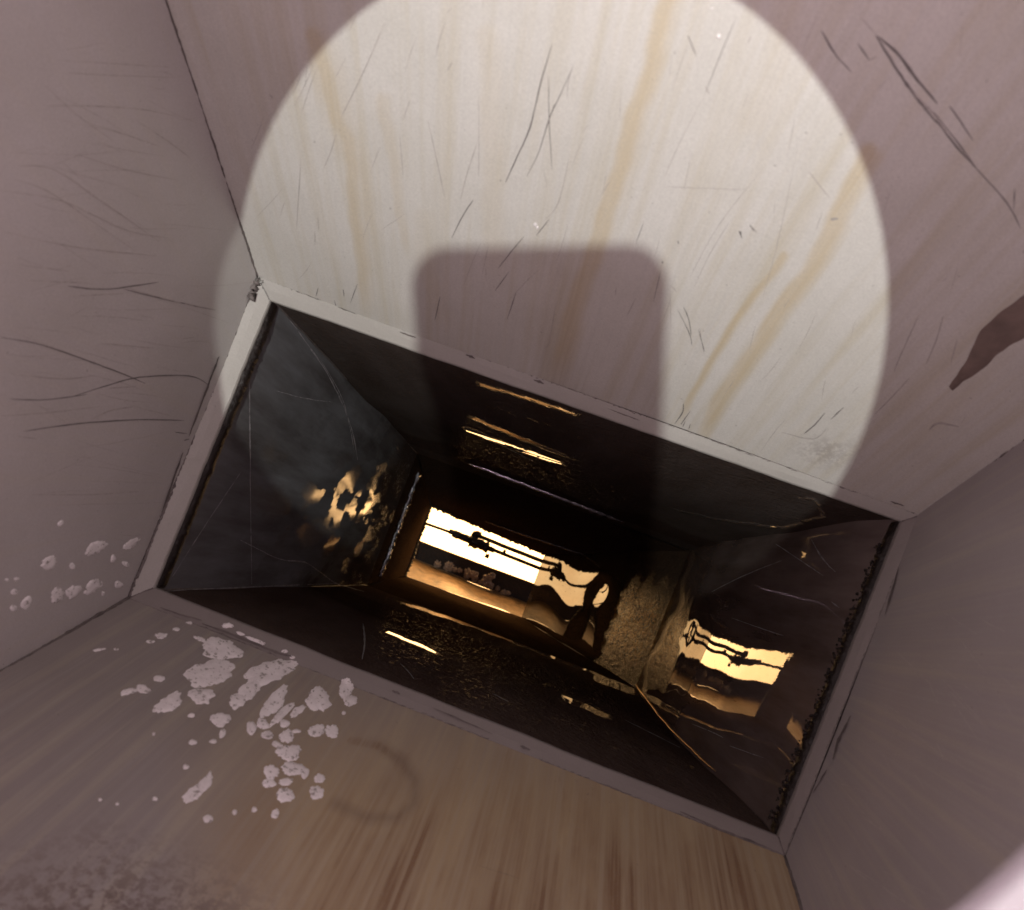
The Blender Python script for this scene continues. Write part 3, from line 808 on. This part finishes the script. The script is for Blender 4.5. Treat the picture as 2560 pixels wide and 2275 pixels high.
# wet weld bead that catches the light at the foot of the long wall
def shelf_bead(pxa, pxb, r, seed, prnt, n=120):
    key = ('dtop', 'ctop', 'cright', 'dright')
    ha = hit(pxa, key); hb = hit(pxb, key)
    a = ha[0] + ha[1] * r * 0.6; b = hb[0] + hb[1] * r * 0.6
    vs, fs = [], []
    al = (b - a).normalized()
    for q in range(n + 1):
        t = q / n
        p = a.lerp(b, t)
        nn = (CAM - p).normalized(); ac = nn.cross(al).normalized()
        w_ = r * (0.30 + 0.5 * abs(noise.noise(Vector((t * 17, seed, 0)))) + 0.5 * abs(noise.noise(Vector((t * 51, seed, 3))))) * min(1, 0.2 + t * 9, 0.2 + (1 - t) * 9)
        p = p + ac * r * 0.3 * noise.noise(Vector((t * 13, seed, 8)))
        for u_ in (-1.3, -1, -0.35, 0.35, 1, 1.3):
            lift = (0.0 if abs(u_) > 1.1 else -0.35 if False else 0.5) * r + 0.00018 * noise.noise(Vector((t * 60, u_ * 1.5, seed)))
            vs.append(p + ac * w_ * u_ + nn * lift)
    for q in range(n):
        for m_ in range(5):
            fs.append((q * 6 + m_, q * 6 + m_ + 1, q * 6 + m_ + 7, q * 6 + m_ + 6))
    return mesh_obj('wet_weld', vs, fs, M['wet'], prnt, True)


# pale scrape marks and one long upright pale line on the duct walls
for pts, wpx in (([(702, 770), (760, 850), (815, 930), (855, 1010), (880, 1080), (893, 1150)], 3.0), ([(800, 900), (850, 985), (872, 1060), (885, 1130)], 2.0), ([(685, 975), (760, 995), (830, 1005)], 2.2), ([(622, 950), (624, 1150), (628, 1460)], 2.6),
                 ([(600, 1350), (640, 1370), (700, 1398), (760, 1405), (800, 1430), (840, 1458), (910, 1480)], 2.8), ([(380, 1482), (600, 1468), (850, 1458)], 2.0), ([(907, 1560), (911, 1600), (905, 1650)], 4.5), ([(1000, 1660), (1020, 1680), (1035, 1700)], 2),
                 ([(2030, 1350), (2060, 1400), (2090, 1430)], 3), ([(1940, 1360), (2000, 1400), (2060, 1440)], 2.4), ([(1780, 1480), (1860, 1440), (1960, 1400)], 1.8), ([(1830, 1545), (1900, 1570), (1960, 1590)], 1.8), ([(2080, 1505), (2100, 1520)], 3),
                 ([(1730, 1810), (1780, 1830), (1810, 1845)], 2), ([(1825, 1865), (1910, 1895)], 2), ([(1560, 1800), (1640, 1840), (1700, 1870)], 2), ([(1230, 1735), (1270, 1755)], 2), ([(1250, 1110), (1330, 1150)], 1.6), ([(430, 1440), (520, 1300), (600, 1180)], 2)):
    ribbon(pts, wpx, M['hair'], 'pale_line', DUCT, seed=int(wpx * 31 + pts[0][0]), jag=0.6, off=0.0006)

# ------------------------------------------------------------------ tapering chute at the bottom
chute = empty('chute', (0, 0, -1.0), 'brown oily tapering chute at the foot of the duct with one slanting mirror-like wall', 'chute')
zero = lambda U, V: U * 0


def slant_fn(U, V):
    return RIP * (-0.006 * (U - 0.5) * (np.sin(V * 16 - 9) * np.clip((1 - V) * 12, 0, 1)) + 0.0003 * np.sin(V * 31) + 0.0005 * np.sin(V * 19 + U * 6)) + sum(a * np.exp(-((U - u) / 0.10) ** 2 - ((V - v) / 0.06) ** 2) for u, v, a in ((0.40, 0.47, 0.003), (0.50, 0.20, -0.003), (0.35, 0.10, -0.003)))


dmesh(B[2], B[3], Q[3], Q[2], 70, 140, slant_fn, 1, lambda U, V, P: np.clip((0.30 + 0.012 * np.sin(U * 20) + 0.008 * np.sin(U * 53) - V) / 0.04, 0, 1) * 0.30, 'chute_wall', chute, M['chute'], 'slanting wall, rippled, repeating the lit opening beside it', key='cright', film=lambda U, V, P: np.where(V < 0.33, np.clip((U - 0.22 - 0.05 * np.sin(V * 70)) / 0.25, 0, 0.9), 0.9), amber_glow=lambda U, V: np.clip((0.31 - V) / 0.03, 0, 1) * (0.25 + 0.75 * np.clip((V - 0.02) / 0.05, 0, 1)) * np.exp(-((U - 0.56) / 0.19) ** 2))
dmesh(B[0], B[1], Q[1], Q[0], 40, 60, lambda U, V: 0.002 * np.sin(V * 9), -1, lambda U, V, P: 0.5 + 0 * U, 'chute_wall', chute, M['chute'], key='cleft', film=lambda U, V, P: 0.0 + 0 * U)
dmesh(B[0], B[2], Q[2], Q[0], 80, 60, lambda U, V: 0.003 * np.sin(V * 8 + U * 5), 1, lambda U, V, P: 0.55 + 0.3 * V, 'chute_wall', chute, M['chute'], key='ctop', film=lambda U, V, P: 0 * U)
dmesh(B[1], B[3], Q[3], Q[1], 80, 60, lambda U, V: 0.002 * np.sin(V * 8 + U * 3), -1, lambda U, V, P: 0.35 + 0 * U, 'chute_wall', chute, M['chute'], key='cbottom', film=lambda U, V, P: 0 * U)
bead3(B[3], Q[3], 0.0010, M['seam'], 'corner_weld', chute, 40, 0.6, 61)
bead3(B[0] + Vector((0.012, -0.03, -0.02)), B[1] + Vector((0.012, 0.02, -0.02)), 0.0045, M['bead'], 'joint_weld', chute, 70, 1.2, 62)
shelf_bead((1176, 1154), (1560, 1300), 0.0055, 51, duct)
shelf_bead((1212, 1300), (1462, 1388), 0.0034, 52, chute, 80)
# crusty broken edge hanging over the lit opening
for a, b, r, s_ in ((Q[0], Q[2], 0.0035, 63), (Q[0], Q[1], 0.004, 64)):
    bead3(a, b, r, M['tar'], 'crusted_edge', chute, 120, 2.2, s_)

# ------------------------------------------------------------------ lit space below: added glowing panel, pipes, ledge
glowbox = empty('glow_panel', (-0.2, 0, -1.5), 'added warm glowing panel standing in for the lit space below the small opening', 'light_source')
def slab(name, lo, hi, mat, parent, bev=0.0):
    bm = bmesh.new()
    bmesh.ops.create_cube(bm, size=1)
    for v in bm.verts:
        v.co = Vector([(lo[i] + hi[i]) / 2 + v.co[i] * (hi[i] - lo[i]) for i in range(3)])
    if bev:
        bmesh.ops.bevel(bm, geom=bm.edges[:], offset=bev, segments=2, affect='EDGES')
    me = bpy.data.meshes.new(name); bm.to_mesh(me); bm.free()
    me.materials.append(mat)
    o = bpy.data.objects.new(name, me); COL.objects.link(o)
    if parent:
        o.parent = parent; o.matrix_parent_inverse = world_of(parent).inverted()
    return o


slab('glow_sheet', (-0.95, -0.6, -1.53), (0.55, 0.45, -1.5), M['light_source'], glowbox, 0.004)
slab('glow_backing', (-0.98, -0.63, -1.60), (0.58, 0.48, -1.532), M['tan'], glowbox, 0.004)

# tan lit sheet and dark ledge along the near side of the opening
trough = empty('trough', (-0.1, -0.1, -1.3), 'tan metal trough side glowing orange under the near edge of the opening', 'trough')
l0, l1 = Vector(Q[1]), Vector(Q[3])
ext = (l1 - l0).normalized()
l0 = l0 - ext * 0.7; l1 = l1 + ext * 0.12
za = -1.34
m0 = onz((1027, 1394), za); m1 = onz((1318, 1510), za)
e2 = (m1 - m0).normalized(); m0 = m0 - e2 * 0.7; m1 = m1 + e2 * 0.14
P_, f_, U_, V_, n_ = grid(l0 + Vector((0, 0, -0.003)), l1 + Vector((0, 0, -0.003)), m1, m0, 60, 20, lambda U, V: 0.0025 * np.sin(U * 21 + V * 5) + 0.001 * np.sin(U * 50), -1)
mesh_obj('side_sheet', P_, f_, M['tan'], trough, True)
h0 = onz((1046, 1352), za); h1 = onz((1335, 1460), za)
e3 = (h1 - h0).normalized(); h0 = h0 - e3 * 0.7; h1 = h1 + e3 * 0.14
vs = [m0, m1, h1, h0] + [v + Vector((0, 0, -0.02)) for v in (m0, m1, h1, h0)]
mesh_obj('ledge', vs, [(0, 1, 2, 3), (7, 6, 5, 4), (0, 4, 5, 1), (1, 5, 6, 2), (2, 6, 7, 3), (3, 7, 4, 0)], M['tar'], trough)
# thin bright edges of the ledge
for a, b, s_ in ((h0, h1, 71), (m0, m1, 72)):
    bead3(a + Vector((0, 0, 0.001)), b + Vector((0, 0, 0.001)), 0.0016, M['tan'], 'folded_edge', trough, 60, 0.3, s_)


def clump(px, z, r, seed, mat, name, parent, zs=0.6):
    c_ = onz(px, z)
    bm = bmesh.new()
    bmesh.ops.create_icosphere(bm, subdivisions=3, radius=r)
    for v in bm.verts:
        d = v.co.normalized()
        v.co = d * r * (1 + 0.7 * fbm(d * 2.2 + Vector((seed * 5.1, 0, 0)), 4))
        v.co.z *= zs
        v.co += c_
    me = bpy.data.meshes.new(name); bm.to_mesh(me); bm.free(); me.materials.append(mat)
    me.polygons.foreach_set('use_smooth', [False] * len(me.polygons))
    o = bpy.data.objects.new(name, me); COL.objects.link(o)
    o.parent = parent; o.matrix_parent_inverse = world_of(parent).inverted()
    return o


for i, (cx_, cy_, r_) in enumerate(((380, 740, 34), (500, 765, 44), (610, 800, 24), (700, 835, 46), (760, 850, 40), (880, 905, 52), (935, 860, 34), (915, 955, 36), (760, 905, 26), (1060, 1030, 30), (1110, 1035, 22), (560, 790, 22), (820, 930, 24), (1000, 985, 22))):
    o = clump((1000 + .2446 * cx_, 1230 + .2446 * cy_), za + 0.006, r_ * .2446 / 2005 * 1.9, i + 1, M['crust'], 'crud_clump', trough)

pz = -1.235
pipes = empty('pipe_run', (-0.1, 0, pz), 'two thin dark pipes with a valve and elbow crossing in front of the glowing opening', 'pipe')


def s8(x, y): return (1000 + .2446 * x, 1230 + .2446 * y)


def pline(pts, r, name='pipe', ext0=0.0, ext1=0.0, wob=0.1, seed=1):
    P3 = [onz(s8(*p), pz) for p in pts]
    if ext0: P3[0] = P3[0] + (P3[0] - P3[1]).normalized() * ext0
    if ext1: P3[-1] = P3[-1] + (P3[-1] - P3[-2]).normalized() * ext1
    path = []
    for a, b in zip(P3[:-1], P3[1:]):
        for k_ in range(8): path.append(a.lerp(b, k_ / 8))
    path.append(P3[-1])
    vs, fs = tube(path, r, 10, True, wob, seed)
    return mesh_obj(name, vs, fs, M['pipe'], pipes, True)


K = 0.2446 / 2005.0 * 1.835     # metres per zoomed pixel at the pipes
pline([(250, 318), (505, 408)], 15 * K, ext0=0.15, seed=1)
pline([(505, 400), (545, 415)], 27 * K, 'nut', seed=2)
pline([(540, 420), (720, 490)], 38 * K, 'coupling', seed=3, wob=0.3)
pline([(715, 500), (905, 575)], 52 * K, 'valve_body', seed=4, wob=0.5)
pline([(760, 480), (765, 430), (830, 445)], 38 * K, 'elbow', seed=5, wob=0.3)
pline([(900, 575), (965, 598)], 28 * K, 'nut', seed=6, wob=0.3)
pline([(950, 590), (1200, 690), (1440, 785)], 19 * K, ext1=0.05, seed=7)
pline([(810, 450), (1100, 570), (1450, 705)], 21 * K, ext1=0.05, seed=8)
pline([(1075, 590), (1062, 625)], 16 * K, 'clip', seed=9)
clump(s8(890, 655), pz, 22 * K, 77, M['pipe'], 'drop', pipes, 0.8)
clump(s8(578, 448), pz + 0.005, 8 * K, 78, M['lime'], 'bright_stud', pipes, 0.8)

# ------------------------------------------------------------------ cover plate with the round port, phone held in it
plate = empty('cover_plate', (0, 0, 0.5), 'thin cover plate over the hopper, its round port edge blurred at lower right', 'plate')
hc = Vector((-0.0157, 0.0397)); hr = 0.110
n = 128
vs, fs = [], []
R2 = 0.45
for zc in (0.5, 0.503):
    for i in range(n):
        a = 2 * math.pi * i / n
        vs.append(Vector((hc.x + hr * math.cos(a), hc.y + hr * math.sin(a), zc)))
    for i in range(n):
        a = 2 * math.pi * i / n
        s_ = R2 / max(abs(math.cos(a)), abs(math.sin(a)))
        vs.append(Vector((s_ * math.cos(a), s_ * math.sin(a), zc)))
for i in range(n):
    j = (i + 1) % n
    fs.append((i, n + i, n + j, j)); fs.append((2 * n + i, 2 * n + j, 3 * n + j, 3 * n + i))
    fs.append((i, j, 2 * n + j, 2 * n + i)); fs.append((n + i, 3 * n + i, 3 * n + j, n + j))
mesh_obj('plate_sheet', vs, fs, M['plate'], plate)
# the phone taking the picture: its corner is over the lens
phone = empty('phone', (-0.01, -0.05, 0.61), 'dark smartphone held over the round port, casting the rounded rectangular shadow', 'phone')
pc = [Vector((-0.0445, 0.0265)), Vector((0.0175, 0.0475))]
dx = (pc[1] - pc[0]).normalized(); dy = Vector((dx.y, -dx.x))
W_, H_, R_ = 0.0615, 0.150, 0.0095
out = []
for cxx, cyy, a0 in ((R_, R_, 180), (W_ - R_, R_, 270), (W_ - R_, H_ - R_, 0), (R_, H_ - R_, 90)):
    for k_ in range(9):
        a = math.radians(a0 + k_ * 90 / 8)
        out.append((cxx + R_ * math.cos(a), cyy + R_ * math.sin(a)))
org = pc[0] + (pc[0] - pc[1]).normalized() * 0.002
vs = []
for zc in (0.6065, 0.6145):
    for x, y in out:
        p = org + dx * x + dy * y
        vs.append(Vector((p.x, p.y, zc)))
m_ = len(out)
fs = [tuple(range(m_)), tuple(range(2 * m_ - 1, m_ - 1, -1))] + [(i, i + m_, (i + 1) % m_ + m_, (i + 1) % m_) for i in range(m_)]
mesh_obj('phone_body', vs, fs, M['phone'], phone)
vs, fs = tube([Vector((CAM.x, CAM.y, 0.6064)), Vector((CAM.x, CAM.y, 0.6040))], 0.006, 24)
mesh_obj('lens_ring', vs, fs, M['phone_glass'], phone)
